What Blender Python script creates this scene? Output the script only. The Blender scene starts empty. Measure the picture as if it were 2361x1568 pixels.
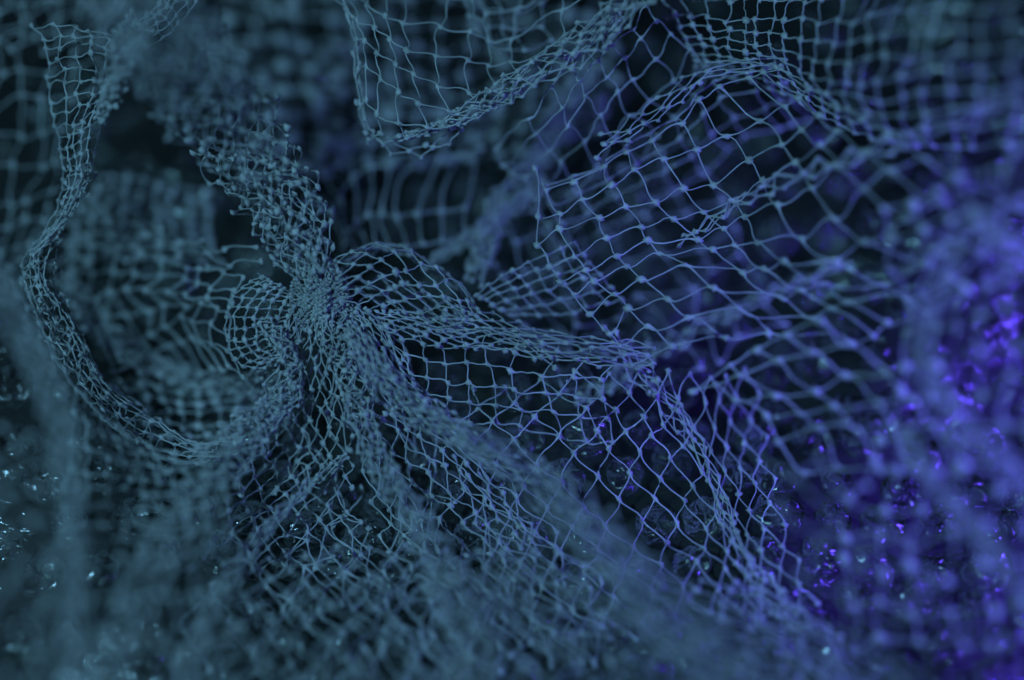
import bpy, math
import numpy as np
from mathutils import Vector, Matrix

scene = bpy.context.scene
COL = scene.collection

# ------------------------------------------------------------------ camera
PITCH = math.radians(55.0)          # looking down on the table
FOC = 0.30                          # focus distance in metres
FW = 0.18                           # width of the frame at the focus distance
HEIGHT = 0.0182                     # focus point above the table
RIGHT = np.array([1.0, 0.0, 0.0])
FWD = np.array([0.0, math.cos(PITCH), -math.sin(PITCH)])
UP = np.array([0.0, math.sin(PITCH), math.cos(PITCH)])
EYE = np.array([0.0, 0.0, HEIGHT]) - FOC * FWD

cam_data = bpy.data.cameras.new('camera')
cam = bpy.data.objects.new('camera', cam_data)
COL.objects.link(cam)
cam.matrix_world = Matrix(((RIGHT[0], UP[0], -FWD[0], EYE[0]),
                           (RIGHT[1], UP[1], -FWD[1], EYE[1]),
                           (RIGHT[2], UP[2], -FWD[2], EYE[2]),
                           (0, 0, 0, 1)))
cam_data.sensor_width = 36.0
cam_data.lens = 36.0 * FOC / FW
cam_data.clip_start = 0.01
cam_data.clip_end = 20.0
cam_data.dof.use_dof = True
cam_data.dof.focus_distance = FOC
cam_data.dof.aperture_fstop = 2.5
scene.camera = cam

# ------------------------------------------------------------------ world, lamps, exposure
world = bpy.data.worlds.new('World')
scene.world = world
world.use_nodes = True
bg = world.node_tree.nodes['Background']
bg.inputs['Color'].default_value = (0.20, 0.38, 0.62, 1)
bg.inputs['Strength'].default_value = 0.014

def area_lamp(name, loc, aim, size, power, color, spread=math.pi):
    d = bpy.data.lights.new(name, 'AREA')
    d.shape = 'DISK'
    d.size = size
    d.energy = power
    d.color = color
    d.spread = spread
    o = bpy.data.objects.new(name, d)
    COL.objects.link(o)
    o.location = loc
    o.rotation_euler = (Vector(aim) - Vector(loc)).to_track_quat('-Z', 'Y').to_euler()
    return o

area_lamp('teal_lamp', (-0.14, -0.17, 0.42), (-0.02, 0.0, 0.0), 0.016, 1.36, (0.28, 0.71, 1.04))
area_lamp('violet_lamp', (0.124, -0.040, 0.100), (0.108, -0.018, 0.020), 0.010, 0.19, (0.11, 0.055, 1.0), 1.9)
area_lamp('violet_spark', (0.115, -0.15, 0.15), (0.02, -0.03, 0.02), 0.007, 0.022, (0.12, 0.10, 1.0))

scene.view_settings.view_transform = 'Standard'
scene.view_settings.look = 'None'
scene.view_settings.exposure = 0.0
scene.view_settings.gamma = 1.0
scene.view_settings.use_curve_mapping = False
scene.render.engine = 'CYCLES'
scene.cycles.use_denoising = True
scene.cycles.denoiser = 'OPENIMAGEDENOISE'
scene.cycles.sample_clamp_direct = 40.0
scene.cycles.transparent_max_bounces = 24
scene.cycles.max_bounces = 6
scene.cycles.sample_clamp_indirect = 3.0

# ------------------------------------------------------------------ helpers
PXW = 2361.0
PXH = 1568.0

def at(p):
    """(x, y, millimetres beyond the focus plane), any leading shape -> world points in metres."""
    p = np.asarray(p, float)
    d = FOC + p[..., 2] * 0.001
    k = FW / FOC / PXW
    x = (p[..., 0] - PXW / 2) * k * d
    y = -(p[..., 1] - PXH / 2) * k * d
    return EYE + x[..., None] * RIGHT + y[..., None] * UP + d[..., None] * FWD

def ground(x, y):
    """height of the wrap: it lies slack on the table and heaps up at its far side corner."""
    h = 0.0030 * np.sin(61 * x + 1.3 + 20 * y) * np.cos(47 * y) + 0.0016 * np.sin(118 * x - 80 * y)
    up = np.clip((x - 0.035) / 0.06, 0, 1.6)
    back = np.clip((y + 0.005) / 0.06, 0, 1.5)
    h += 0.030 * (up ** 1.5) * back / (1 + 0.4 * up)
    h += 0.012 * np.clip((y - 0.02) / 0.07, 0, 2)
    h -= 0.003 * np.exp(-((x + 0.02) ** 2 + (y - 0.0) ** 2) / 0.002)
    return h

def rest(P):
    """whatever would sink through the wrap comes to lie on its bubbles instead."""
    for _ in range(3):
        need = np.clip(ground(P[..., 0], P[..., 1]) + 0.0022 - P[..., 2], 0, None)
        ray = unit(EYE - P)
        P = P + ray * (need / ray[..., 2])[..., None]
    return P

def tag(o, label=None, cat=None, kind=None, group=None):
    if label: o['label'] = label
    if cat: o['category'] = cat
    if kind: o['kind'] = kind
    if group: o['group'] = group
    return o

def empty(name, loc):
    o = bpy.data.objects.new(name, None)
    o.empty_display_size = 0.01
    COL.objects.link(o)
    o.location = loc
    return o

def mesh_obj(name, verts, quads, mat, parent=None, tris=None):
    me = bpy.data.meshes.new(name)
    faces = []
    nq = len(quads)
    nt = 0 if tris is None else len(tris)
    verts = np.asarray(verts, np.float64)
    if parent is not None:
        verts = verts - np.array(parent.location)
    me.vertices.add(len(verts))
    me.vertices.foreach_set('co', verts.astype(np.float32).ravel())
    idx = np.asarray(quads, np.int32).ravel()
    starts = np.arange(nq, dtype=np.int32) * 4
    totals = np.full(nq, 4, np.int32)
    if nt:
        idx = np.concatenate([idx, np.asarray(tris, np.int32).ravel()])
        starts = np.concatenate([starts, nq * 4 + np.arange(nt, dtype=np.int32) * 3])
        totals = np.concatenate([totals, np.full(nt, 3, np.int32)])
    me.loops.add(len(idx))
    me.loops.foreach_set('vertex_index', idx)
    me.polygons.add(nq + nt)
    me.polygons.foreach_set('loop_start', starts)
    me.polygons.foreach_set('loop_total', totals)
    me.polygons.foreach_set('use_smooth', np.ones(nq + nt, bool))
    me.materials.append(mat)
    me.update()
    o = bpy.data.objects.new(name, me)
    COL.objects.link(o)
    if parent is not None:
        o.parent = parent
    return o

def catmull(ctrl, t):
    """ctrl (n, ...) sampled at parameters t in [0, n-1]."""
    ctrl = np.asarray(ctrl, float)
    n = len(ctrl)
    ext = np.concatenate([[2 * ctrl[0] - ctrl[1]], ctrl, [2 * ctrl[-1] - ctrl[-2]]])
    i = np.clip(np.floor(t).astype(int), 0, n - 2)
    f = (t - i).reshape((-1,) + (1,) * (ctrl.ndim - 1))
    a, b, c, d = ext[i], ext[i + 1], ext[i + 2], ext[i + 3]
    return 0.5 * (2 * b + (c - a) * f + (2 * a - 5 * b + 4 * c - d) * f ** 2 + (3 * b - a - 3 * c + d) * f ** 3)

def unit(v):
    return v / np.maximum(np.linalg.norm(v, axis=-1, keepdims=True), 1e-12)

def wobble(q, rng, n=5, f0=0.008, f1=0.03):
    """smooth random field of vectors over pixel positions q (..., 2+)."""
    out = np.zeros(q.shape[:-1] + (3,))
    for _ in range(n):
        k = rng.normal(size=2); k = k / np.linalg.norm(k) * rng.uniform(f0, f1)
        ph = rng.uniform(0, 6.28)
        out += np.sin(q[..., 0] * k[0] + q[..., 1] * k[1] + ph)[..., None] * rng.normal(size=3)
    return out / math.sqrt(n)

# unit blob for a knot: an octahedron split once, puffed out
def _blob():
    v = [(1,0,0),(-1,0,0),(0,1,0),(0,-1,0),(0,0,1),(0,0,-1)]
    f = [(0,2,4),(2,1,4),(1,3,4),(3,0,4),(2,0,5),(1,2,5),(3,1,5),(0,3,5)]
    v = [np.array(x, float) for x in v]
    mid = {}
    def m(a, b):
        k = (min(a,b), max(a,b))
        if k not in mid:
            w = v[a] + v[b]; v.append(w / np.linalg.norm(w) * 0.86); mid[k] = len(v) - 1
        return mid[k]
    out = []
    for a, b, c in f:
        ab, bc, ca = m(a,b), m(b,c), m(c,a)
        out += [(a,ab,ca),(ab,b,bc),(ca,bc,c),(ab,bc,ca)]
    return np.array(v), np.array(out)
BLOB_V, BLOB_F = _blob()

class Yarn:
    """collects threads and knots, then becomes one mesh."""
    def __init__(self):
        self.v, self.q, self.t, self.n = [], [], [], 0
    def add(self, v, q=None, t=None):
        if q is not None: self.q.append(q + self.n)
        if t is not None: self.t.append(t + self.n)
        self.v.append(v); self.n += len(v)
    def threads(self, A, B, TA, TB, r, seg=6, sides=5, flare=2.0, rng=None, kink=0.0):
        m = len(A)
        if not m: return
        s = np.linspace(0, 1, seg + 1)
        h00, h10 = 2*s**3 - 3*s**2 + 1, s**3 - 2*s**2 + s
        h01, h11 = -2*s**3 + 3*s**2, s**3 - s**2
        C = (A[:, None] * h00[None, :, None] + TA[:, None] * h10[None, :, None]
             + B[:, None] * h01[None, :, None] + TB[:, None] * h11[None, :, None])
        if kink and rng is not None:
            L = np.linalg.norm(B - A, axis=1)[:, None, None]
            C[:, 1:-1] += rng.normal(size=(m, seg - 1, 3)) * L * kink
        D = np.gradient(C, axis=1)
        D = unit(D)
        ref = unit(np.cross(D, np.array([0.31, 0.77, 0.55])))
        oth = np.cross(D, ref)
        ends = np.exp(-(s / 0.10) ** 2) + np.exp(-((1 - s) / 0.10) ** 2)
        rad = r[:, None] * (1 + flare * ends[None, :])
        ang = np.arange(sides) / sides * 2 * math.pi
        V = (C[:, :, None] + rad[:, :, None, None] * (np.cos(ang)[None, None, :, None] * ref[:, :, None]
             + np.sin(ang)[None, None, :, None] * oth[:, :, None]))
        base = (np.arange(m) * (seg + 1) * sides)[:, None, None]
        row = (np.arange(seg) * sides)[None, :, None]
        k = np.arange(sides)[None, None, :]
        k2 = (k + 1) % sides
        Q = np.stack([base + row + k, base + row + k2, base + row + sides + k2, base + row + sides + k], -1)
        self.add(V.reshape(-1, 3), Q.reshape(-1, 4))
    def knots(self, P, N, U, r, rng, flat=0.6, stretch=1.25):
        m = len(P)
        if not m: return
        N = unit(N); U = unit(U - (U * N).sum(-1, keepdims=True) * N); W = np.cross(N, U)
        a = rng.uniform(-0.6, 0.6, m)[:, None] + math.pi / 4
        U, W = U * np.cos(a) + W * np.sin(a), W * np.cos(a) - U * np.sin(a)
        sc = r * rng.uniform(0.75, 1.3, m)
        jit = 1 + rng.normal(size=(m, len(BLOB_V))) * 0.13
        V = P[:, None] + (sc[:, None] * jit)[:, :, None] * (BLOB_V[None, :, 0:1] * U[:, None] * stretch
             + BLOB_V[None, :, 1:2] * W[:, None] + BLOB_V[None, :, 2:3] * N[:, None] * flat)
        T = BLOB_F[None] + (np.arange(m) * len(BLOB_V))[:, None, None]
        self.add(V.reshape(-1, 3), None, T.reshape(-1, 3))
    def build(self, name, mat, parent=None, label=None):
        if not self.t: self.t = [np.zeros((0, 3), int)]
        o = mesh_obj(name, np.concatenate(self.v), np.concatenate(self.q), mat, parent, np.concatenate(self.t))
        if label: o['label'] = label
        return o

R0 = 0.000122     # thread radius, metres
K0 = 0.00050     # knot radius, metres

def knit(y, P, rng, diag=False, sway=(0.45, -0.35), r=R0, k=K0, seg=6, sides=5, drop=0.0, tens=1.0, kink=0.012, wrap=False):
    """P (ni, nj, 3): knot positions of a net; links neighbours with threads."""
    P = rest(P)
    ni, nj = P.shape[:2]
    if wrap:
        du = np.roll(P, -1, 0) - np.roll(P, 1, 0)
    else:
        du = np.gradient(P, axis=0)
    dv = np.gradient(P, axis=1)
    N = unit(np.cross(du, dv) + 1e-12)
    I, J = np.meshgrid(np.arange(ni), np.arange(nj), indexing='ij')
    keep = ((I + J) % 2 == 0) if diag else np.ones_like(I, bool)
    steps = [(1, 1, 0), (1, -1, 1)] if diag else [(1, 0, 0), (0, 1, 1)]
    for di, dj, fam in steps:
        a = keep & (J + dj < nj) & (J + dj >= 0)
        if not wrap: a &= (I + di < ni)
        ia, ja = I[a], J[a]
        if drop: 
            sel = rng.uniform(size=len(ia)) > drop
            ia, ja = ia[sel], ja[sel]
        ib, jb = (ia + di) % ni, ja + dj
        A, B = P[ia, ja], P[ib, jb]
        D = B - A
        def turned(n):
            ang = sway[fam] + rng.normal(size=len(D)) * 0.34
            tilt = rng.normal(size=len(D))[:, None] * 0.22
            s = np.cross(n, D)
            return (D * np.cos(ang)[:, None] + s * np.sin(ang)[:, None] + n * np.linalg.norm(D, axis=1, keepdims=True) * tilt) * tens
        y.threads(A, B, turned(N[ia, ja]), turned(N[ib, jb]), r * rng.uniform(0.8, 1.2, len(A)), seg, sides, 2.1, rng, kink)
    y.knots(P[keep], N[keep], du[keep], np.full(keep.sum(), k), rng)

def net(y, ctrl, nu, nv, seed, diag=False, jitter=0.15, crumple=(2.0, 1.0), us=None, vs=None, **kw):
    """ctrl[row][col] = (x, y, mm); nu cells along the columns, nv along the rows."""
    rng = np.random.default_rng(seed)
    c = np.asarray(ctrl, float)
    R, C = c.shape[:2]
    g = catmull(c, np.linspace(0, R - 1, nv + 1) if vs is None else np.array(vs, float))
    g = np.swapaxes(catmull(np.swapaxes(g, 0, 1), np.linspace(0, C - 1, nu + 1) if us is None else np.array(us, float)), 0, 1)
    su = np.gradient(g, axis=1); sv = np.gradient(g, axis=0)
    g = g + su * rng.normal(size=g.shape[:2] + (1,)) * jitter + sv * rng.normal(size=g.shape[:2] + (1,)) * jitter
    w = wobble(g, rng)
    g[..., :2] += w[..., :2] * crumple[0]
    g[..., 2] += w[..., 2] * crumple[1]
    knit(y, at(np.swapaxes(g, 0, 1)), rng, diag, **kw)

def rope(y, path, nt, ns, seed, diag=True, pleat=0.45, layers=1, twist=1.0, flatten=0.75, jitter=0.32, **kw):
    """a bunched length of net: path rows (x, y, mm, radius in picture units)."""
    rng = np.random.default_rng(seed)
    p = np.asarray(path, float)
    q = catmull(p, np.linspace(0, len(p) - 1, ns + 1))
    ctr = at(q[:, :3])
    rad = q[:, 3] * FW / PXW
    T = unit(np.gradient(ctr, axis=0))
    S = unit(np.cross(T, FWD)); O = np.cross(T, S)
    for l in range(layers):
        th = np.arange(nt) / nt * 2 * math.pi
        u = np.linspace(0, 1, ns + 1)
        TH = th[:, None] + twist * u[None] * math.pi + rng.uniform(0, 6.28)
        rho = np.ones((nt, ns + 1)) * (1 - 0.28 * l)
        for f in (2, 3, 5, 7):
            rho += pleat / math.sqrt(f) * np.sin(f * th[:, None] + rng.uniform(0, 6.28) + rng.uniform(-2, 2) * np.sin(u[None] * rng.uniform(3, 9)))
        rho = np.clip(rho, 0.12, 1.5) * (1 + rng.normal(size=rho.shape) * 0.10)
        P = (ctr[None] + (rad[None] * rho * np.cos(TH))[..., None] * S[None]
             + (rad[None] * rho * np.sin(TH) * flatten)[..., None] * O[None])
        step = np.linalg.norm(np.gradient(ctr, axis=0), axis=1)
        P = P + T[None] * (rng.normal(size=rho.shape) * jitter * step[None])[..., None]
        P = P + rng.normal(size=P.shape) * (rad[None, :, None] * 0.08)
        knit(y, P, rng, diag, wrap=True, **kw)

# ------------------------------------------------------------------ materials
def new_mat(name):
    m = bpy.data.materials.new(name)
    m.use_nodes = True
    nt = m.node_tree
    nt.nodes.clear()
    out = nt.nodes.new('ShaderNodeOutputMaterial')
    return m, nt, out

def net_material():
    m, nt, out = new_mat('white_nylon_net')
    n = nt.nodes
    geo = n.new('ShaderNodeTexCoord')
    noi = n.new('ShaderNodeTexNoise'); noi.inputs['Scale'].default_value = 260; noi.inputs['Detail'].default_value = 4
    ramp = n.new('ShaderNodeValToRGB')
    ramp.color_ramp.elements[0].position = 0.3; ramp.color_ramp.elements[0].color = (0.40, 0.43, 0.43, 1)
    ramp.color_ramp.elements[1].position = 0.7; ramp.color_ramp.elements[1].color = (0.66, 0.68, 0.68, 1)
    nt.links.new(geo.outputs['Object'], noi.inputs['Vector'])
    nt.links.new(noi.outputs['Fac'], ramp.inputs['Fac'])
    p = n.new('ShaderNodeBsdfPrincipled')
    p.inputs['Roughness'].default_value = 0.38
    p.inputs['IOR'].default_value = 1.5
    nt.links.new(ramp.outputs['Color'], p.inputs['Base Color'])
    tr = n.new('ShaderNodeBsdfTranslucent')
    nt.links.new(ramp.outputs['Color'], tr.inputs['Color'])
    mix = n.new('ShaderNodeMixShader'); mix.inputs['Fac'].default_value = 0.42
    nt.links.new(p.outputs[0], mix.inputs[1]); nt.links.new(tr.outputs[0], mix.inputs[2])
    nt.links.new(mix.outputs[0], out.inputs['Surface'])
    return m

def film_material():
    m, nt, out = new_mat('clear_crinkled_film')
    n = nt.nodes
    geo = n.new('ShaderNodeNewGeometry')
    noi = n.new('ShaderNodeTexNoise'); noi.inputs['Scale'].default_value = 420; noi.inputs['Detail'].default_value = 3.5
    noi.inputs['Roughness'].default_value = 0.55; noi.inputs['Distortion'].default_value = 1.2
    mp = n.new('ShaderNodeMapping'); mp.inputs['Scale'].default_value = (0.55, 1.5, 1.0)
    nt.links.new(geo.outputs['Position'], mp.inputs['Vector'])
    nt.links.new(mp.outputs[0], noi.inputs['Vector'])
    bump = n.new('ShaderNodeBump'); bump.inputs['Strength'].default_value = 0.3; bump.inputs['Distance'].default_value = 0.0010
    nt.links.new(noi.outputs['Fac'], bump.inputs['Height'])
    gl = n.new('ShaderNodeBsdfGlossy'); gl.inputs['Roughness'].default_value = 0.06
    gl.inputs['Color'].default_value = (0.9, 0.95, 0.92, 1)
    nt.links.new(bump.outputs[0], gl.inputs['Normal'])
    tr = n.new('ShaderNodeBsdfTransparent'); tr.inputs['Color'].default_value = (0.95, 0.96, 0.96, 1)
    df = n.new('ShaderNodeBsdfDiffuse'); df.inputs['Color'].default_value = (0.5, 0.5, 0.5, 1)
    nt.links.new(bump.outputs[0], df.inputs['Normal'])
    fr = n.new('ShaderNodeFresnel'); fr.inputs['IOR'].default_value = 1.75
    nt.links.new(bump.outputs[0], fr.inputs['Normal'])
    m1 = n.new('ShaderNodeMixShader'); m1.inputs['Fac'].default_value = 0.003
    nt.links.new(tr.outputs[0], m1.inputs[1]); nt.links.new(df.outputs[0], m1.inputs[2])
    m2 = n.new('ShaderNodeMixShader')
    nt.links.new(fr.outputs[0], m2.inputs['Fac'])
    nt.links.new(m1.outputs[0], m2.inputs[1]); nt.links.new(gl.outputs[0], m2.inputs[2])
    nt.links.new(m2.outputs[0], out.inputs['Surface'])
    return m

def table_material():
    m, nt, out = new_mat('black_tabletop')
    n = nt.nodes
    geo = n.new('ShaderNodeNewGeometry')
    noi = n.new('ShaderNodeTexNoise'); noi.inputs['Scale'].default_value = 90
    ramp = n.new('ShaderNodeValToRGB')
    ramp.color_ramp.elements[0].color = (0.008, 0.009, 0.008, 1)
    ramp.color_ramp.elements[1].color = (0.022, 0.023, 0.021, 1)
    p = n.new('ShaderNodeBsdfPrincipled'); p.inputs['Roughness'].default_value = 0.7
    nt.links.new(geo.outputs['Position'], noi.inputs['Vector'])
    nt.links.new(noi.outputs['Fac'], ramp.inputs['Fac'])
    nt.links.new(ramp.outputs[0], p.inputs['Base Color'])
    nt.links.new(p.outputs[0], out.inputs['Surface'])
    return m

NET = net_material()
FILM = film_material()
BLACK = table_material()

# ------------------------------------------------------------------ the setting
Z0 = -0.006
tab = mesh_obj('tabletop', [(-1.5, -1.5, Z0), (1.5, -1.5, Z0), (1.5, 1.5, Z0), (-1.5, 1.5, Z0)], [(0, 1, 2, 3)], BLACK)
tag(tab, 'matt black tabletop under the bubble wrap and the netting', 'tabletop', 'structure')

# ------------------------------------------------------------------ bubble wrap
wrap = empty('bubble_wrap', (0, 0, 0))
tag(wrap, 'clear crinkled bubble wrap lying on the black tabletop under the nets', 'bubble wrap')
nx, ny = 150, 130
gx, gy = np.meshgrid(np.linspace(-0.19, 0.19, nx), np.linspace(-0.15, 0.20, ny), indexing='ij')
rngw = np.random.default_rng(5)
gz = ground(gx, gy) + rngw.normal(size=gx.shape) * 0.00022
fv = np.stack([gx, gy, gz], -1).reshape(-1, 3)
ii, jj = np.meshgrid(np.arange(nx - 1), np.arange(ny - 1), indexing='ij')
fq = np.stack([ii * ny + jj, (ii + 1) * ny + jj, (ii + 1) * ny + jj + 1, ii * ny + jj + 1], -1).reshape(-1, 4)
mesh_obj('film', fv, fq, FILM, wrap)

BR = 0.0044
def bubble_geo(rng):
    """one slack bubble: a crumpled, flat-topped dome standing on z = 0."""
    na, nr = 28, 9
    V, Q = [], []
    ph = rng.uniform(0, 6.28, 6); am = rng.normal(size=6)
    dent = rng.uniform(0, 6.28); dd = rng.uniform(0.0, 0.5)
    for r in range(nr + 1):
        f = r / nr * math.pi / 2
        for a in range(na):
            t = a / na * 2 * math.pi
            rr = BR * (math.sin(f) ** 0.8 if r else 0.02)
            z = BR * 0.36 * math.cos(f) ** 0.6 if r < nr else 0
            w = sum(am[k] * math.sin((k + 2) * t + ph[k] + 3.2 * f * (k % 3)) for k in range(6)) * 0.075
            w += rng.normal() * 0.04
            cx, cy = math.cos(t), math.sin(t)
            z *= 1 + w * 2.2 - dd * max(0, math.cos(t - dent)) * math.sin(f) * 0.7
            V.append((rr * cx * (1 + w * 0.3), rr * cy * (1 + w * 0.3), z))
    for r in range(nr):
        for a in range(na):
            b = (a + 1) % na
            Q.append((r * na + a, r * na + b, (r + 1) * na + b, (r + 1) * na + a))
    V.append((0, 0, np.mean([v[2] for v in V[:na]])))
    T = [(len(V) - 1, a, (a + 1) % na) for a in range(na)]
    return np.array(V), np.array(Q), np.array(T)

kinds = [bubble_geo(np.random.default_rng(100 + k)) for k in range(6)]
spots = []
pitch = 0.0102
for j in range(-14, 20):
    for i in range(-18, 19):
        x = (i + 0.5 * (j % 2)) * pitch + rngw.normal() * 0.0009 + 0.002 * math.sin(j * 0.9)
        yv = j * pitch * 0.866 + rngw.normal() * 0.0009 + 0.0025 * math.sin(i * 0.7 + j * 0.4)
        z = float(ground(np.array(x), np.array(yv)))
        d = np.array([x, yv, z]) - EYE
        dep = d @ FWD
        sx, sy = d @ RIGHT / dep / (FW / FOC), d @ UP / dep / (FW / FOC)
        vis = abs(sx) < 0.53 and abs(sy) < 0.37
        e = 0.0006
        nrm = unit(np.array([-(ground(np.array(x + e), np.array(yv)) - z) / e, -(ground(np.array(x), np.array(yv + e)) - z) / e, 1.0]))
        spots.append((0 if vis else 1, dep, x, yv, z, nrm, rngw.uniform(0, 6.28), rngw.integers(0, 6), rngw.uniform(0.75, 1.12)))
spots.sort(key=lambda s: (s[0], s[1]))
kind_mesh = []
BV, BQ, BT, nb = [], [], [], 0
for q, (vis, dep, x, yv, z, nrm, rot, kd, sc) in enumerate(spots):
    if vis and (abs(x) > 0.16 or not -0.12 < yv < 0.17):
        continue
    zq = Vector((0, 0, 1)).rotation_difference(Vector(nrm)).to_matrix().to_4x4() @ Matrix.Rotation(rot, 4, 'Z')
    M = Matrix.Translation((x, yv, z - 0.0001)) @ zq @ Matrix.Diagonal((sc, sc, sc * (0.8 + 0.4 * ((rot * 7) % 1)), 1))
    V, Q, T = kinds[kd]
    if q < 100:
        while len(kind_mesh) <= kd:
            kind_mesh.append(None)
        if kind_mesh[kd] is None:
            o = mesh_obj('bubble', V, Q, FILM, None, T)
            kind_mesh[kd] = o.data
        else:
            o = bpy.data.objects.new('bubble', kind_mesh[kd]); COL.objects.link(o)
        o.parent = wrap
        o.matrix_local = M
    else:
        Mn = np.array(M)
        BV.append(V @ Mn[:3, :3].T + Mn[:3, 3]); BQ.append(Q + nb); BT.append(T + nb); nb += len(V)
o = mesh_obj('bubble_field', np.concatenate(BV), np.concatenate(BQ), FILM, wrap, np.concatenate(BT))
tag(o, kind='stuff')

# ------------------------------------------------------------------ nets
def grid(*rows):
    return [list(r) for r in rows]

def shade(rows, dz):
    """rows of (x, y) + matching rows of mm (a number, a per-row number or a full grid)."""
    out = []
    for i, r in enumerate(rows):
        line = []
        for j, p in enumerate(r):
            d = dz
            if isinstance(d, (list, tuple)): d = d[i]
            if isinstance(d, (list, tuple)): d = d[j]
            line.append((p[0], p[1], d))
        out.append(line)
    return out

# ---- the knotted net in the middle
knot_loc = at((740, 690, 0))
gathered = empty('gathered_net', tuple(at((740, 700, 14))))
tag(gathered, 'pale netting tied in a dense knot with petals and a long skirt fanning out', 'net')

y = Yarn()
rng = np.random.default_rng(11)
for l, (rr, a, b) in enumerate(((62, 40, 28), (54, 36, 24), (44, 28, 18))):
    th = np.arange(a) / a * 2 * math.pi
    ph = np.linspace(0.12, math.pi - 0.12, b)
    TH, PH = np.meshgrid(th, ph, indexing='ij')
    rho = rr * (1 + 0.16 * np.sin(5 * TH + 2 * PH) + 0.10 * np.sin(9 * TH - 3 * PH + l) + rng.normal(size=TH.shape) * 0.05)
    gq = np.stack([738 + rho * np.sin(PH) * np.cos(TH) * 1.0, 690 + rho * np.cos(PH) * 1.15,
                   2 + rho * np.sin(PH) * np.sin(TH) * 0.07], -1)
    knit(y, at(gq), rng, True, r=R0 * 1.1, k=K0 * 0.75, wrap=True, seg=4)
y.build('gathered_knot', NET, gathered)

y = Yarn()
mid = np.array([(290, -70, -46, 112), (375, 75, -38, 115), (470, 212, -22, 112), (560, 330, -8, 104), (630, 430, -2, 92), (685, 530, 0, 80), (728, 630, 0, 50)], float)
tang = np.gradient(mid[:, :2], axis=0); tang /= np.linalg.norm(tang, axis=1, keepdims=True)
side = np.stack([-tang[:, 1], tang[:, 0]], 1)
for k2, (wl, wr, d0, d1) in enumerate(((-1.0, 0.8, 0, 4), (-0.75, 1.05, -4, 1), (-1.05, 1.05, 6, 7))):
    g = [[(m[0] + n[0] * m[3] * f, m[1] + n[1] * m[3] * f, m[2] + d0 + (d1 - d0) * (f - wl) / (wr - wl) + 3.5 * math.sin(5 * f + 1.7 * i + 2 * k2)) for f in np.linspace(wl, wr, 6)] for i, (m, n) in enumerate(zip(mid, side))]
    net(y, g, 10 - k2, 30 - 2 * k2, 210 + k2, diag=True, jitter=0.30, crumple=(9, 2.2), k=K0 * 1.3, drop=0.04, sway=(0.22, -0.22))
y.build('twisted_rope', NET, gathered)

y = Yarn()
net(y, shade([[(790, 622), (850, 590), (905, 585), (960, 612), (1010, 640), (1060, 680), (1100, 722)],
              [(772, 600), (840, 568), (905, 560), (965, 588), (1020, 622), (1070, 665), (1106, 716)],
              [(785, 632), (850, 610), (900, 612), (955, 640), (1005, 665), (1050, 700), (1096, 732)],
              [(790, 668), (850, 655), (900, 660), (950, 685), (1000, 705), (1040, 725), (1080, 744)],
              [(795, 705), (855, 700), (905, 705), (950, 725), (1000, 745), (1030, 760), (1060, 765)]],
             [12, 3, -3, -1, 2]), 11, 11, 31, diag=True, jitter=0.2, k=K0 * 1.15)
net(y, shade([[(775, 650), (850, 640), (930, 650), (1010, 680), (1080, 720)],
              [(780, 690), (850, 685), (930, 700), (1010, 730), (1070, 750)],
              [(785, 730), (850, 725), (930, 735), (1000, 755), (1060, 765)]], [8, 5, 1]), 12, 6, 32, diag=True, jitter=0.2)
y.build('domed_petal', NET, gathered)

y = Yarn()
rows = [[(850, 720), (905, 745), (960, 762), (1010, 766), (1060, 768), (1120, 762), (1200, 775), (1290, 785), (1360, 800), (1430, 800)],
        [(880, 758), (927, 783), (974, 795), (1017, 800), (1070, 800), (1114, 800), (1190, 815), (1280, 822), (1350, 828), (1420, 830)],
        [(900, 795), (934, 818), (982, 830), (1025, 838), (1074, 838), (1124, 841), (1180, 856), (1250, 868), (1320, 872), (1390, 875)],
        [(920, 840), (945, 862), (984, 873), (1032, 883), (1082, 883), (1139, 890), (1182, 898), (1260, 905), (1330, 915), (1390, 920)],
        [(935, 880), (955, 895), (982, 908), (1034, 921), (1082, 928), (1142, 936), (1199, 943), (1275, 950), (1340, 960), (1400, 965)],
        [(945, 915), (965, 930), (990, 945), (1032, 960), (1085, 976), (1145, 976), (1199, 982), (1290, 1008), (1350, 1015), (1410, 1020)]]
net(y, shade(rows, [-2, -1, 0, 0, 1, 3]), 9, 5, 33, jitter=0.03, crumple=(1.0, 0.5), sway=(0.42, -0.30), k=K0 * 1.1)
y.build('open_petal', NET, gathered)

y = Yarn()
net(y, shade([[(1035, 690), (1120, 718), (1220, 748), (1340, 775), (1500, 785)],
              [(1030, 725), (1120, 738), (1215, 765), (1330, 790), (1500, 805)],
              [(1020, 750), (1115, 757), (1210, 785), (1320, 812), (1500, 825)],
              [(1010, 770), (1110, 778), (1200, 805), (1310, 838), (1500, 850)]], [4, -3, -4, 0]), 13, 7, 34, diag=True, crumple=(5, 1))
net(y, shade([[(870, 715), (950, 735), (1050, 745), (1150, 760), (1260, 790)],
              [(880, 735), (960, 755), (1060, 770), (1160, 785), (1270, 815)],
              [(890, 760), (970, 785), (1060, 795), (1170, 815), (1280, 840)]], [0, -2, -2]), 15, 5, 35, diag=True, crumple=(4, 1))
y.build('pinched_fold', NET, gathered)

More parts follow.
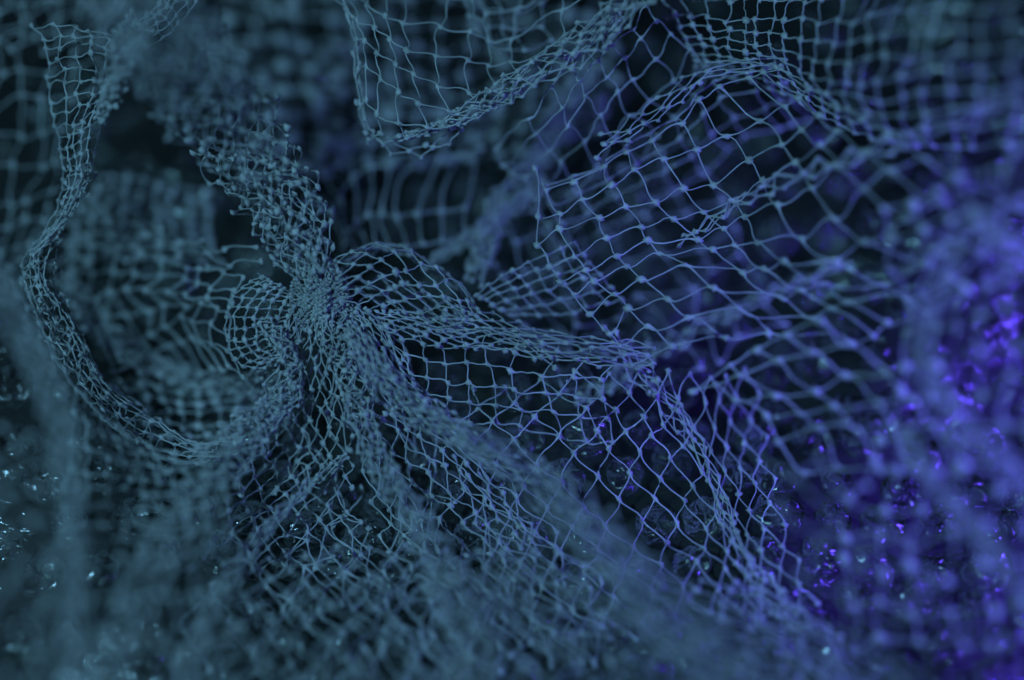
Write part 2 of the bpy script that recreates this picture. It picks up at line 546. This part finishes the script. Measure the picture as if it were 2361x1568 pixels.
y = Yarn()      # ring petal beside the knot
rows = [[(600, 640), (558, 660), (530, 695), (520, 740), (522, 790), (538, 828), (575, 850), (622, 846), (662, 832)],
        [(625, 655), (596, 668), (572, 700), (563, 742), (566, 785), (580, 812), (605, 828), (640, 826), (668, 815)],
        [(655, 668), (640, 680), (622, 703), (612, 738), (612, 768), (622, 792), (642, 806), (660, 806), (680, 798)],
        [(690, 685), (682, 695), (672, 712), (664, 735), (662, 752), (668, 768), (678, 780), (688, 782), (698, 780)]]
net(y, shade(rows, [0, -2, 0, 2]), 14, 6, 36, jitter=0.10, sway=(0.4, -0.3), crumple=(3, 1))
rope(y, [(600, 745, 0, 14), (640, 775, -3, 20), (665, 815, -3, 24), (680, 860, -2, 26), (640, 930, -2, 34), (590, 985, -4, 45), (540, 1050, -8, 50)], 10, 18, 37)
y.build('ring_petal', NET, gathered)

y = Yarn()      # petal turned away beyond the ring
rows = [[(150, 560), (240, 570), (330, 590), (415, 610), (480, 625), (560, 640)],
        [(160, 640), (235, 630), (325, 633), (415, 645), (470, 655), (545, 672)],
        [(170, 700), (240, 680), (303, 673), (380, 673), (437, 680), (530, 700)],
        [(190, 750), (270, 730), (350, 715), (423, 705), (480, 705), (525, 730)],
        [(220, 800), (300, 780), (350, 765), (405, 740), (462, 735), (520, 770)],
        [(260, 850), (330, 830), (393, 795), (440, 785), (472, 790), (530, 820)],
        [(300, 900), (370, 880), (430, 860), (480, 850), (520, 850), (560, 870)]]
net(y, shade(rows, [[27, 24, 20, 15, 10, 5]] * 7), 8, 6, 38, jitter=0.10, k=K0 * 1.3, r=R0 * 1.2)
net(y, shade([[(110, 470), (250, 490), (400, 540), (590, 570)], [(120, 540), (260, 550), (400, 570), (590, 600)], [(130, 610), (260, 600), (400, 610), (600, 640)]],
             [[27, 25, 18, 6]] * 3), 10, 4, 39, diag=True, drop=0.15)
rope(y, [(150, 640, 28, 22), (210, 730, 30, 24), (290, 800, 30, 26), (400, 860, 28, 26), (520, 885, 18, 24), (620, 870, 6, 20)], 10, 24, 40)
net(y, shade([[(330, 860), (430, 880), (540, 880), (640, 870)], [(340, 930), (440, 940), (560, 930), (660, 920)], [(350, 1010), (460, 1010), (570, 1000), (660, 980)]], [34, 36, 34]), 8, 5, 41, k=K0 * 1.7)
y.build('far_petal', NET, gathered)

y = Yarn()      # skirt falling towards the camera
rows = [[(690, 745), (722, 748), (755, 748), (788, 742)],
        [(640, 850), (690, 850), (742, 850), (792, 850)],
        [(585, 940), (655, 938), (725, 930), (785, 940)],
        [(555, 1030), (640, 1028), (720, 1020), (795, 1020)],
        [(515, 1110), (620, 1110), (720, 1100), (812, 1100)],
        [(475, 1200), (600, 1190), (720, 1185), (830, 1190)],
        [(430, 1310), (590, 1290), (730, 1280), (860, 1290)],
        [(380, 1450), (570, 1420), (740, 1400), (900, 1400)],
        [(340, 1600), (560, 1590), (750, 1580), (930, 1580)]]
net(y, shade(rows, [[0, 1, 0, -1], [-2, 2, 1, -1], [-3, 2, 2, 0], [-4, 2, 2, 0], [-9, 1, 2, 0], [-14, -2, 1, -1], [-20, -6, -4, -4], [-30, -14, -10, -10], [-40, -24, -18, -18]]),
    14, 22, 42, diag=True, jitter=0.24, crumple=(11, 1.8), sway=(0.3, -0.3), drop=0.04)
rows2 = [[(p[0] + 14 + 0.02 * (p[1] - 700), p[1] + 12) for p in r] for r in rows]
net(y, shade(rows2, [[4, 4, 4, 3], [4, 5, 5, 4], [6, 6, 6, 5], [6, 7, 6, 6], [5, 7, 7, 6], [4, 6, 6, 6], [0, 3, 4, 4], [-8, -4, -2, -2], [-16, -10, -8, -6]]),
    9, 14, 43, diag=True, jitter=0.22, crumple=(12, 1.6), sway=(0.3, -0.3), drop=0.25)
y.build('net_skirt', NET, gathered)

y = Yarn()      # skirt beside it, under the bright folds
rows = [[(765, 742), (795, 738), (828, 736), (860, 735)],
        [(785, 850), (830, 842), (880, 832), (930, 830)],
        [(800, 950), (862, 942), (930, 930), (1000, 950)],
        [(820, 1050), (905, 1035), (995, 1022), (1085, 1040)],
        [(850, 1150), (950, 1130), (1065, 1112), (1175, 1130)],
        [(880, 1260), (1005, 1240), (1135, 1222), (1265, 1240)],
        [(900, 1400), (1055, 1375), (1205, 1350), (1360, 1350)],
        [(930, 1590), (1100, 1570), (1270, 1540), (1450, 1500)]]
net(y, shade(rows, [0, -1, 0, 0, 0, -2, -8, -20]), 15, 20, 44, diag=True, jitter=0.24, crumple=(11, 1.8), drop=0.04)
rows2 = [[(p[0] + 18, p[1] - 10) for p in r] for r in rows]
net(y, shade(rows2, [3, 4, 6, 7, 8, 8, 4, -6]), 10, 14, 45, diag=True, jitter=0.22, crumple=(12, 1.6), drop=0.25)
y.build('net_skirt', NET, gathered)

y = Yarn()
rope(y, [(760, 720, 0, 26), (780, 800, -2, 30), (800, 870, -3, 30), (830, 960, -5, 30), (870, 1060, -9, 32), (940, 1170, -16, 34), (1010, 1290, -24, 40), (1060, 1420, -34, 46), (1090, 1600, -46, 52)],
     9, 36, 46, flatten=0.5)
y.build('bunched_fold', NET, gathered)
y = Yarn()
for k2, (wid, d0) in enumerate(((1.0, 0), (1.6, -3))):
    mid = [(800, 760, -1, 16), (855, 845, -3, 20), (940, 925, -6, 24), (1045, 990, -9, 26), (1160, 1060, -13, 28), (1280, 1140, -19, 32), (1390, 1250, -26, 38), (1510, 1380, -34, 46), (1640, 1520, -42, 54), (1760, 1660, -48, 62)]
    g = [[(m[0] + 0.6 * m[3] * f * wid, m[1] - 0.8 * m[3] * f * wid, m[2] + d0 + 3 * math.sin(4 * f + i + k2)) for f in (-1, -0.4, 0.3, 1)] for i, m in enumerate(mid)]
    net(y, g, 7 + k2, 40 - 3 * k2, 220 + k2, diag=True, jitter=0.25, crumple=(8, 2.5), k=K0 * 1.1)
y.build('bunched_fold', NET, gathered)
y = Yarn()
rope(y, [(690, 900, -2, 26), (610, 960, -6, 36), (540, 1030, -12, 42), (460, 1130, -20, 36), (380, 1250, -28, 36), (310, 1380, -36, 40), (230, 1580, -46, 46)], 9, 26, 48, flatten=0.45)
y.build('bunched_fold', NET, gathered)
y = Yarn()
rope(y, [(800, 1050, 0, 10), (690, 1140, -6, 13), (590, 1250, -14, 15), (520, 1340, -22, 17), (470, 1450, -30, 20), (420, 1600, -38, 24)], 6, 24, 49)
y.build('bunched_fold', NET, gathered)

y = Yarn()      # wide meshed fan at the tail
rows = [[(1090, 900), (1200, 885), (1325, 862), (1440, 860), (1540, 850), (1620, 870)],
        [(1060, 980), (1185, 960), (1350, 940), (1452, 948), (1532, 960), (1625, 980)],
        [(1060, 1070), (1190, 1050), (1325, 1030), (1440, 1020), (1540, 1040), (1645, 1070)],
        [(1080, 1170), (1205, 1150), (1340, 1130), (1460, 1120), (1572, 1130), (1668, 1160)],
        [(1110, 1270), (1235, 1250), (1362, 1230), (1482, 1220), (1600, 1230), (1692, 1250)],
        [(1130, 1380), (1255, 1360), (1400, 1335), (1522, 1310), (1642, 1310), (1725, 1330)],
        [(1150, 1500), (1290, 1470), (1430, 1440), (1560, 1420), (1680, 1410), (1760, 1420)]]
rows = [r + [(r[-1][0] + 55, r[-1][1] - 10), (r[-1][0] + 125, r[-1][1] - 26)] for r in rows]
net(y, shade(rows, [[3] * 5 + [6, 11, 15], [1] * 5 + [4, 10, 14], [0] * 5 + [3, 8, 12], [0] * 5 + [2, 6, 10], [-1] * 5 + [1, 4, 7], [-3] * 5 + [-1, 1, 3], [-8] * 5 + [-7, -6, -5]]), 21, 11, 50, diag=True, jitter=0.09, crumple=(4, 1), sway=(0.34, -0.34), kink=0.006)
y.build('tail_fan', NET, gathered)
y = Yarn()      # hem of the skirt spreading over the wrap
rows = [[(560, 1300), (760, 1270), (960, 1260), (1160, 1270), (1360, 1290), (1560, 1320), (1780, 1350)],
        [(520, 1390), (750, 1370), (980, 1360), (1200, 1370), (1420, 1390), (1650, 1420), (1900, 1440)],
        [(480, 1490), (740, 1480), (1000, 1470), (1250, 1480), (1500, 1500), (1750, 1520), (2020, 1540)],
        [(440, 1640), (730, 1640), (1020, 1640), (1300, 1640), (1580, 1640), (1860, 1640), (2150, 1650)]]
net(y, shade(rows, [-12, -20, -28, -36]), 32, 9, 225, diag=True, jitter=0.18, crumple=(10, 3), k=K0 * 1.15)
y.build('skirt_hem', NET, gathered)
y = Yarn()
rope(y, [(1400, 770, 4, 18), (1480, 860, 4, 20), (1560, 955, 3, 22), (1620, 1050, 2, 20), (1660, 1150, 0, 20), (1695, 1250, -3, 24), (1760, 1360, -10, 34), (1850, 1480, -22, 50), (1960, 1640, -36, 70)], 7, 18, 52, kink=0.006, flatten=0.5)
y.build('bunched_fold', NET, gathered)

# ---- strip of net bent round beside it
strip = empty('net_strip', tuple(at((100, 640, 6))))
tag(strip, 'narrow crumpled strip of netting bent like a bow, one flank hazy and out of focus', 'net')
y = Yarn()
rows = [[(80, 60), (160, 62), (230, 75), (300, 92)],
        [(105, 130), (160, 118), (222, 108), (285, 130)],
        [(114, 190), (166, 178), (222, 184), (265, 182)],
        [(126, 270), (170, 254), (205, 240), (240, 226)],
        [(140, 330), (167, 322), (197, 310), (226, 296)],
        [(150, 390), (172, 385), (196, 380), (214, 370)],
        [(145, 440), (166, 440), (186, 440), (204, 430)],
        [(118, 520), (134, 515), (150, 510), (166, 500)],
        [(54, 590), (76, 585), (98, 575), (132, 558)],
        [(48, 650), (74, 645), (92, 650), (118, 660)],
        [(70, 705), (92, 702), (120, 692), (140, 695)],
        [(110, 790), (140, 782), (165, 762), (188, 790)],
        [(170, 880), (196, 870), (207, 842), (228, 872)],
        [(240, 960), (266, 950), (282, 930), (302, 930)],
        [(318, 1030), (336, 1002), (360, 972), (382, 990)],
        [(420, 1062), (430, 1042), (442, 1022), (472, 1030)],
        [(540, 1062), (546, 1042), (552, 1012), (572, 992)]]
net(y, shade(rows, [[5, -1, -2, 3]] * 17), 5, 38, 60, jitter=0.15, crumple=(4, 1.2), sway=(0.3, -0.25), k=K0 * 0.95)
net(y, shade([[(p[0] + 8, p[1] - 6) for p in r] for r in rows[5:]], [[3, 1, 4, 6]] * 12), 4, 30, 61, diag=True, jitter=0.25, drop=0.12, crumple=(6, 1.2))
y.build('strip_ribbon', NET, strip)
y = Yarn()
rows = [[(-90, 540), (-20, 570), (60, 600)], [(-80, 640), (0, 680), (66, 690)], [(-60, 760), (40, 790), (128, 790)], [(-40, 880), (80, 900), (190, 880)],
        [(-10, 1010), (130, 1010), (262, 962)], [(40, 1130), (180, 1110), (345, 1040)], [(60, 1240), (230, 1200), (450, 1068)]]
rope(y, [(-60, 560, -40, 24), (0, 660, -38, 26), (60, 790, -36, 28), (115, 920, -36, 28), (160, 1060, -38, 28), (175, 1220, -40, 26), (170, 1390, -44, 24), (150, 1600, -50, 26)], 8, 34, 62, flatten=0.5)
net(y, shade([[(20, 640), (60, 660), (100, 690)], [(60, 740), (110, 770), (160, 770)], [(110, 850), (160, 870), (205, 860)], [(170, 960), (220, 960), (265, 950)], [(240, 1050), (300, 1040), (350, 1010)], [(330, 1110), (390, 1090), (450, 1060)]],
             [[-22, -10, -3]] * 6), 6, 20, 63, diag=True, jitter=0.2, crumple=(8, 2))
y.build('hazy_flank', NET, strip)
y = Yarn()
net(y, shade([[(175, 900), (250, 965), (340, 1030), (520, 1050)], [(165, 1060), (290, 1090), (400, 1105), (515, 1100)], [(140, 1200), (290, 1190), (400, 1190), (520, 1170)],
              [(110, 1330), (280, 1310), (400, 1300), (520, 1280)], [(60, 1600), (240, 1600), (400, 1600), (540, 1600)]], [-12, -16, -24, -36, -52]), 9, 11, 66, jitter=0.12, k=K0 * 1.1)
net(y, shade([[(-90, 960), (30, 990), (140, 1020)], [(-90, 1130), (40, 1160), (160, 1200)], [(-90, 1330), (50, 1360), (190, 1390)], [(-90, 1640), (80, 1640), (240, 1640)]], [-34, -42, -48, -54]), 6, 15, 69, diag=True, jitter=0.2, crumple=(12, 4))
y.build('hanging_hem', NET, strip)
y = Yarn()
net(y, shade([[(270, 140), (330, 110), (400, 70), (460, 0)], [(275, 110), (325, 80), (385, 40), (430, -30)], [(280, 80), (320, 50), (370, 10), (400, -50)]], [2, -1, 0]), 9, 4, 69, jitter=0.2, crumple=(5, 1))
rope(y, [(310, 60, -8, 30), (290, 130, -14, 30), (255, 210, -10, 20), (235, 270, -4, 12)], 16, 16, 70, layers=2)
y.build('top_fold', NET, strip)

# ---- drooping loop
loop = empty('drooping_net', tuple(at((980, 250, 4))))
tag(loop, 'wide-meshed netting drooping in a sharp U-shaped loop with one bunched edge', 'net')
y = Yarn()
cols = [[(740, -70), (765, -20), (800, 30), (822, 90), (825, 160), (830, 240), (850, 330)],
        [(790, -80), (805, -20), (824, 47), (840, 93), (844, 155), (845, 230), (850, 323)],
        [(835, -60), (849, 13), (864, 62), (869, 123), (877, 183), (869, 262), (880, 310)],
        [(893, -40), (890, 35), (899, 90), (912, 147), (917, 212), (920, 285), (937, 318)],
        [(950, -20), (932, 55), (939, 117), (954, 170), (964, 237), (987, 293), (1010, 294)],
        [(1036, -5), (1019, 65), (1007, 132), (1010, 202), (1037, 258), (1074, 273), (1086, 278)],
        [(1090, 0), (1087, 72), (1082, 140), (1084, 217), (1102, 238), (1130, 246), (1142, 244)],
        [(1120, 30), (1130, 97), (1129, 155), (1140, 212), (1162, 220), (1187, 216), (1202, 212)],
        [(1190, 20), (1180, 90), (1178, 140), (1192, 177), (1212, 184), (1237, 182), (1252, 178)],
        [(1290, -50), (1300, 20), (1300, 90), (1292, 122), (1302, 132), (1322, 130), (1334, 122)],
        [(1400, -120), (1400, -30), (1400, 20), (1400, 42), (1410, 48), (1422, 52), (1434, 42)]]
rows = [list(r) for r in zip(*cols)]
dzc = [4, 2, 0, -1, -1, 0, 1, 3, 2, 0, -4]
net(y, shade(rows, [[d + e for d in dzc] for e in (8, 5, 2, 0, 0, 1, 4)]), 10, 6, 80, jitter=0.02, crumple=(1.5, 0.6), sway=(0.55, 0.50), k=K0 * 1.1, kink=0.008)
net(y, shade([[(1060, -60), (1110, -20), (1180, -10), (1260, -40)], [(1070, 10), (1125, 30), (1180, 48), (1240, 37)], [(1090, 70), (1140, 100), (1200, 110), (1260, 90)]], [14, 14, 12]), 4, 3, 81, sway=(0.4, 0.4), k=K0 * 1.1)
net(y, shade([[(770, -30), (810, 60), (822, 180), (840, 300), (900, 350), (990, 350), (1060, 310)],
              [(785, -30), (820, 60), (835, 180), (850, 290), (905, 325), (985, 325), (1070, 290)]], [5, 5]), 15, 2, 84, diag=True, jitter=0.2, crumple=(8, 1))
y.build('loop_mesh', NET, loop)
y = Yarn()
rope(y, [(930, 315, 2, 8), (1010, 292, 2, 12), (1100, 250, 0, 22), (1180, 200, -2, 30), (1280, 140, -3, 34), (1380, 72, -6, 36), (1480, -20, -10, 36), (1560, -90, -12, 36)], 10, 26, 82, diag=True, flatten=0.5, kink=0.006)
y.build('bunched_edge', NET, loop)
y = Yarn()
net(y, shade([[(1150, 330), (1230, 260), (1290, 190), (1337, 128), (1372, 75), (1417, 33), (1470, -30)],
              [(1180, 390), (1260, 310), (1310, 240), (1357, 178), (1405, 128), (1452, 82), (1500, 27)],
              [(1220, 440), (1290, 360), (1340, 285), (1387, 217), (1440, 170), (1490, 125), (1530, 60)],
              [(1260, 500), (1330, 420), (1380, 340), (1430, 280), (1480, 240), (1530, 185), (1580, 110)],
              [(1300, 560), (1370, 480), (1430, 410), (1490, 340), (1540, 290), (1590, 230), (1640, 160)]], [[14, 4, 2, 2, 3, 3, 4], [16, 6, 3, 3, 3, 4, 4], [18, 10, 6, 5, 5, 5, 6], [20, 16, 12, 10, 9, 8, 8], [22, 20, 18, 16, 14, 12, 10]]), 7, 5, 83, jitter=0.1, sway=(0.25, -0.2), r=R0 * 0.85, k=K0 * 0.85)
y.build('slack_mesh', NET, loop)

# ---- broad sheet
sheet = empty('net_sheet', tuple(at((1500, 520, 10))))
tag(sheet, 'broad slack sheet of square-meshed netting sweeping from a crease into violet blur', 'net')
y = Yarn()
cols = [[(1236, 396), (1238, 500), (1240, 566), (1267, 615), (1290, 653), (1324, 686), (1360, 723), (1410, 770), (1450, 840)],
        [(1262, 440), (1287, 493), (1294, 530), (1324, 583), (1354, 618), (1370, 648), (1414, 678), (1450, 716), (1544, 800)],
        [(1392, 383), (1407, 423), (1442, 480), (1474, 526), (1497, 556), (1530, 585), (1570, 610), (1651, 665), (1781, 773)],
        [(1449, 345), (1465, 393), (1510, 458), (1554, 500), (1601, 553), (1641, 573), (1721, 631), (1801, 680), (1954, 793)],
        [(1560, 288), (1601, 343), (1646, 426), (1692, 463), (1722, 500), (1755, 558), (1810, 600), (1884, 648), (2044, 745)],
        [(1614, 227), (1672, 310), (1719, 370), (1761, 407), (1790, 470), (1854, 553), (1934, 601), (2037, 656), (2134, 720)],
        [(1655, 196), (1741, 273), (1791, 332), (1825, 372), (1865, 430), (1930, 500), (2017, 556), (2134, 610), (2240, 670)],
        [(1730, 178), (1807, 248), (1847, 303), (1887, 333), (1930, 380), (1990, 430), (2090, 500), (2200, 560), (2330, 620)]]
cols.append([(1800, 160), (1870, 205), (1925, 235), (1985, 275), (2060, 315), (2140, 365), (2240, 420), (2350, 480), (2480, 550)])
rows = [list(r) for r in zip(*cols)]
dz = [[3, 3, 3, 3, 3, 2, 2, 2, 0], [1, 1, 0, 0, 0, 0, -2, -5, -8], [0, 0, 0, 0, 0, -1, -5, -9, -12], [0, 0, 0, 0, -1, -4, -8, -13, -16], [0, 0, 0, 0, -3, -8, -11, -17, -20],
      [0, 0, 0, -2, -6, -11, -15, -21, -25], [0, -1, -3, -5, -10, -15, -20, -26, -30], [-1, -2, -6, -9, -12, -17, -22, -27, -32], [-3, -5, -10, -14, -18, -23, -28, -33, -38]]
fold = [(p[0] + 18, p[1] + 46) for p in rows[0]]; fold2 = [(p[0] - 4, p[1] - 10) for p in rows[0]]
deepfold = [(p[0] + 60, p[1] + 120) for p in rows[0]]
net(y, shade([deepfold, fold, fold2] + rows, [24, 13, 6] + dz), 11, 13, 90, us=[0, 1, 1.5, 2, 3, 3.5, 4, 5, 6, 7, 7.5, 8], vs=[0, 0.6, 1.2, 2, 3, 4, 5, 6, 7, 8, 9, 10, 10.5, 11], jitter=0.06, crumple=(2, 0.8), sway=(0.5, -0.18), r=R0 * 0.92, k=K0 * 1.25, kink=0.006)
y.build('sheet_mesh', NET, sheet)
y = Yarn()
rows = [[(1500, -40), (1680, -50), (1800, -40), (1950, -60), (2100, -80), (2260, -80), (2430, -100)],
        [(1545, 30), (1688, 32), (1790, 38), (1907, 40), (2050, 20), (2210, 10), (2400, -10)],
        [(1575, 80), (1690, 82), (1785, 95), (1890, 130), (2030, 110), (2190, 100), (2400, 80)],
        [(1595, 120), (1690, 124), (1800, 146), (1890, 195), (2010, 200), (2180, 190), (2400, 160)],
        [(1604, 148), (1690, 150), (1810, 180), (1910, 240), (2020, 270), (2180, 270), (2400, 240)],
        [(1606, 172), (1700, 180), (1820, 220), (1920, 280), (2040, 320), (2190, 340), (2400, 330)]]
d2 = [6, 2, 0, -10, -20, -30, -38]
net(y, shade(rows, [[d + e for d in d2] for e in (3, 0, -1, 0, 3, 8)]), 19, 9, 91, jitter=0.13, sway=(0.4, 0.4), crumple=(5, 1.5), k=K0 * 1.2)
y.build('upper_flap', NET, sheet)
y = Yarn()
net(y, shade([[(1400, 300), (1480, 250), (1560, 185), (1640, 140), (1800, 135)], [(1395, 330), (1475, 280), (1560, 215), (1640, 160), (1810, 145)], [(1380, 365), (1470, 310), (1560, 245), (1630, 180), (1800, 160)]], [4, 2, 2]), 11, 4, 92, diag=True, jitter=0.2, kink=0.006)
rope(y, [(1560, 560, 4, 10), (1660, 500, -2, 14), (1760, 440, -8, 18), (1880, 395, -14, 18), (2010, 355, -20, 18), (2150, 300, -26, 18), (2340, 220, -34, 20)], 4, 18, 93, flatten=0.5)
rope(y, [(1330, 930, -10, 14), (1420, 880, -14, 16), (1520, 810, -16, 18), (1620, 750, -18, 18), (1740, 690, -20, 16), (1830, 655, -20, 10), (1940, 610, -22, 6)], 3, 20, 94, flatten=0.5)
y.build('sheet_crease', NET, sheet)
y = Yarn()
rows = [[(1600, 900), (1700, 830), (1800, 780), (1900, 740)], [(1647, 890), (1734, 853), (1847, 818), (1954, 793)], [(1690, 920), (1827, 916), (1924, 880), (2037, 856)],
        [(1751, 950), (1870, 950), (1990, 930), (2100, 920)], [(1800, 1010), (1924, 990), (2030, 990), (2150, 990)], [(1850, 1100), (1960, 1080), (2080, 1080), (2200, 1080)]]
net(y, shade(rows, [[-8, -11, -15, -20], [-9, -13, -18, -22], [-11, -16, -20, -25], [-13, -18, -23, -28], [-16, -21, -26, -31], [-19, -24, -29, -34]]), 4, 5, 96, jitter=0.08, k=K0 * 1.3, r=R0 * 1.2, sway=(0.3, -0.2))
y.build('sheet_lower_edge', NET, sheet)

# ---- net lying deep behind
deep = empty('deep_net', tuple(at((1000, 400, 40))))
tag(deep, 'blurred layer of netting lying deep in the dark hollow under the loop and the sheet', 'net')
y = Yarn()
net(y, shade([[(700, 460), (750, 350), (830, 290), (900, 270), (980, 260), (1060, 250), (1150, 240)],
              [(765, 490), (790, 433), (837, 393), (900, 377), (980, 370), (1047, 360), (1110, 345)],
              [(790, 560), (800, 530), (839, 493), (880, 497), (930, 497), (1000, 490), (1070, 480)],
              [(800, 600), (830, 580), (860, 575), (900, 575), (950, 570), (1010, 560), (1070, 550)]], [32, 26, 22, 18]), 8, 3, 110, jitter=0.05, sway=(0.1, 0.1), r=R0 * 1.2, k=K0 * 1.25)
y.build('arched_mesh', NET, deep)
y = Yarn()
net(y, shade([[(420, -80), (620, -80), (820, -80), (1020, -80), (1250, -80), (1450, -80)], [(460, 80), (640, 80), (830, 90), (1020, 100), (1230, 80), (1420, 80)],
              [(520, 220), (670, 220), (840, 230), (1020, 240), (1220, 220), (1400, 200)], [(560, 420), (700, 400), (850, 380), (1020, 370), (1200, 340), (1380, 300)]], [48, 44, 40, 36]), 15, 8, 111, jitter=0.16, k=K0 * 2.4, r=R0 * 0.9)
net(y, shade([[(520, -40), (700, -40), (900, -40)], [(560, 150), (720, 150), (900, 170)], [(620, 330), (760, 330), (900, 350)]], [52, 50, 46]), 5, 5, 112, jitter=0.2, k=K0 * 3.0, r=R0 * 0.8)
y.build('backing_mesh', NET, deep)
y = Yarn()
rope(y, [(1360, 150, 26, 26), (1300, 250, 28, 30), (1270, 320, 28, 28), (1200, 410, 26, 28), (1140, 510, 22, 26), (1095, 640, 14, 22)], 14, 34, 113)
rope(y, [(1000, 600, 20, 10), (1060, 560, 22, 12), (1150, 500, 24, 14), (1260, 420, 26, 16)], 8, 20, 114)
y.build('streaked_fold', NET, deep)
y = Yarn()
net(y, shade([[(1120, 520), (1260, 460), (1420, 390), (1600, 320)], [(1150, 620), (1290, 560), (1460, 490), (1640, 420)], [(1180, 720), (1330, 680), (1500, 600), (1690, 520)],
              [(1240, 800), (1390, 770), (1560, 720), (1740, 640)], [(1320, 900), (1470, 880), (1640, 830), (1800, 760)]], [[22, 28, 30, 28]] * 5), 7, 6, 115, jitter=0.2, k=K0 * 1.1, r=R0 * 0.8, drop=0.1)
net(y, shade([[(1100, 680), (1200, 610), (1330, 560)], [(1130, 700), (1240, 660), (1370, 620)], [(1180, 730), (1300, 720), (1430, 690)]], [6, 8, 10]), 7, 5, 116, jitter=0.1)
y.build('under_mesh', NET, deep)
y = Yarn()
net(y, shade([[(-80, -60), (40, -60), (160, -60), (290, -60)], [(-80, 130), (30, 120), (140, 120), (240, 110)], [(-80, 320), (20, 310), (110, 300), (190, 290)], [(-80, 520), (0, 500), (80, 490), (150, 470)], [(-80, 680), (-30, 650), (30, 620), (70, 590)]],
             [[26, 26, 26, 26]] * 5), 5, 10, 117, k=K0 * 1.1)
y.build('side_mesh', NET, deep)
y = Yarn()
net(y, shade([[(0, -60), (150, -40), (300, -60)], [(-40, 40), (120, 50), (270, 60)], [(-60, 120), (80, 120), (200, 130)]], [-30, -28, -22]), 7, 4, 118, diag=True)
y.build('corner_mesh', NET, deep)
y = Yarn()
net(y, shade([[(200, 400), (330, 420), (470, 440)], [(180, 500), (320, 500), (480, 520)], [(170, 600), (320, 590), (500, 600)]], [32, 30, 26]), 8, 7, 119, jitter=0.15, k=K0 * 1.5)
y.build('hollow_mesh', NET, deep)

# ---- near folds catching the violet lamp
near = empty('near_net', tuple(at((2240, 900, -30))))
tag(near, 'loose blurred strands of netting glowing bright violet, nearest to the violet lamp', 'net')
def near_fold(path, nt, ns, seed, **kw):
    y = Yarn(); rope(y, path, nt, ns, seed, **kw); y.build('violet_fold', NET, near)
near_fold([(2210, 540, -46, 9), (2180, 640, -48, 12), (2130, 750, -49, 14), (2130, 850, -50, 18), (2205, 950, -52, 20), (2290, 1040, -52, 22), (2420, 1170, -54, 24)], 6, 28, 131)
near_fold([(2240, 490, -50, 12), (2320, 560, -52, 15), (2430, 660, -54, 18)], 7, 11, 132)
near_fold([(2080, 1000, -48, 12), (2140, 1090, -50, 15), (2220, 1190, -52, 17), (2320, 1310, -54, 18), (2430, 1440, -56, 20)], 5, 20, 133)
y = Yarn()
net(y, shade([[(2030, 480), (2150, 430), (2280, 390), (2430, 340)], [(2080, 640), (2200, 600), (2320, 560), (2460, 520)], [(2090, 800), (2220, 780), (2340, 740), (2460, 700)], [(2040, 960), (2180, 960), (2320, 940), (2460, 900)],
              [(1980, 1120), (2140, 1130), (2300, 1120), (2460, 1090)], [(1940, 1300), (2110, 1310), (2280, 1310), (2460, 1290)], [(1960, 1480), (2120, 1480), (2290, 1480), (2460, 1470)]], [[-26, -32, -38, -44]] * 7), 6, 13, 135, jitter=0.16, crumple=(5, 2), k=K0 * 1.7, r=R0 * 0.9)
y.build('violet_mesh', NET, near)

# ---- soft veil in front
veil = empty('veil_net', tuple(at((1600, 1480, -40))))
tag(veil, 'hazy grey-blue veil of netting, completely out of focus in front of the glittering bubble wrap', 'net')
y = Yarn()
for k2 in range(1):
    net(y, shade([[(1020, 1330 + 14 * k2), (1250, 1310), (1480, 1330), (1700, 1380), (1880, 1430), (2060, 1500)],
                  [(1020, 1420), (1250, 1410), (1480, 1420), (1700, 1450), (1900, 1490), (2100, 1550)],
                  [(1020, 1500), (1250, 1500), (1500, 1510), (1720, 1530), (1930, 1560), (2150, 1610)],
                  [(1020, 1660), (1260, 1660), (1500, 1660), (1740, 1660), (1960, 1660), (2200, 1680)]], [-44 - 7 * k2, -56 - 7 * k2, -64 - 7 * k2, -74 - 7 * k2]),
        12, 5, 140 + k2, diag=True, crumple=(12, 3))
y.build('veil_mesh', NET, veil)
y = Yarn()
for k2 in range(1):
    net(y, shade([[(1180, 1150), (1300, 1120), (1420, 1200), (1540, 1330)], [(1150, 1240), (1290, 1250), (1400, 1320), (1500, 1420)], [(1120, 1340), (1260, 1360), (1380, 1430), (1480, 1520)]], [-34 - 8 * k2, -44, -54]), 8, 6, 144 + k2, diag=True, crumple=(10, 3))
y.build('veil_fold', NET, veil)
y = Yarn()
net(y, shade([[(1760, 1050), (1860, 1060), (1960, 1090), (2080, 1150)], [(1800, 1180), (1900, 1190), (2000, 1210), (2120, 1260)], [(1840, 1320), (1960, 1310), (2080, 1330), (2200, 1380)], [(1900, 1470), (2040, 1460), (2180, 1470), (2300, 1500)]], [-36, -42, -48, -54]), 5, 6, 147, diag=True, crumple=(10, 3), drop=0.1)
y.build('veil_fold', NET, veil)
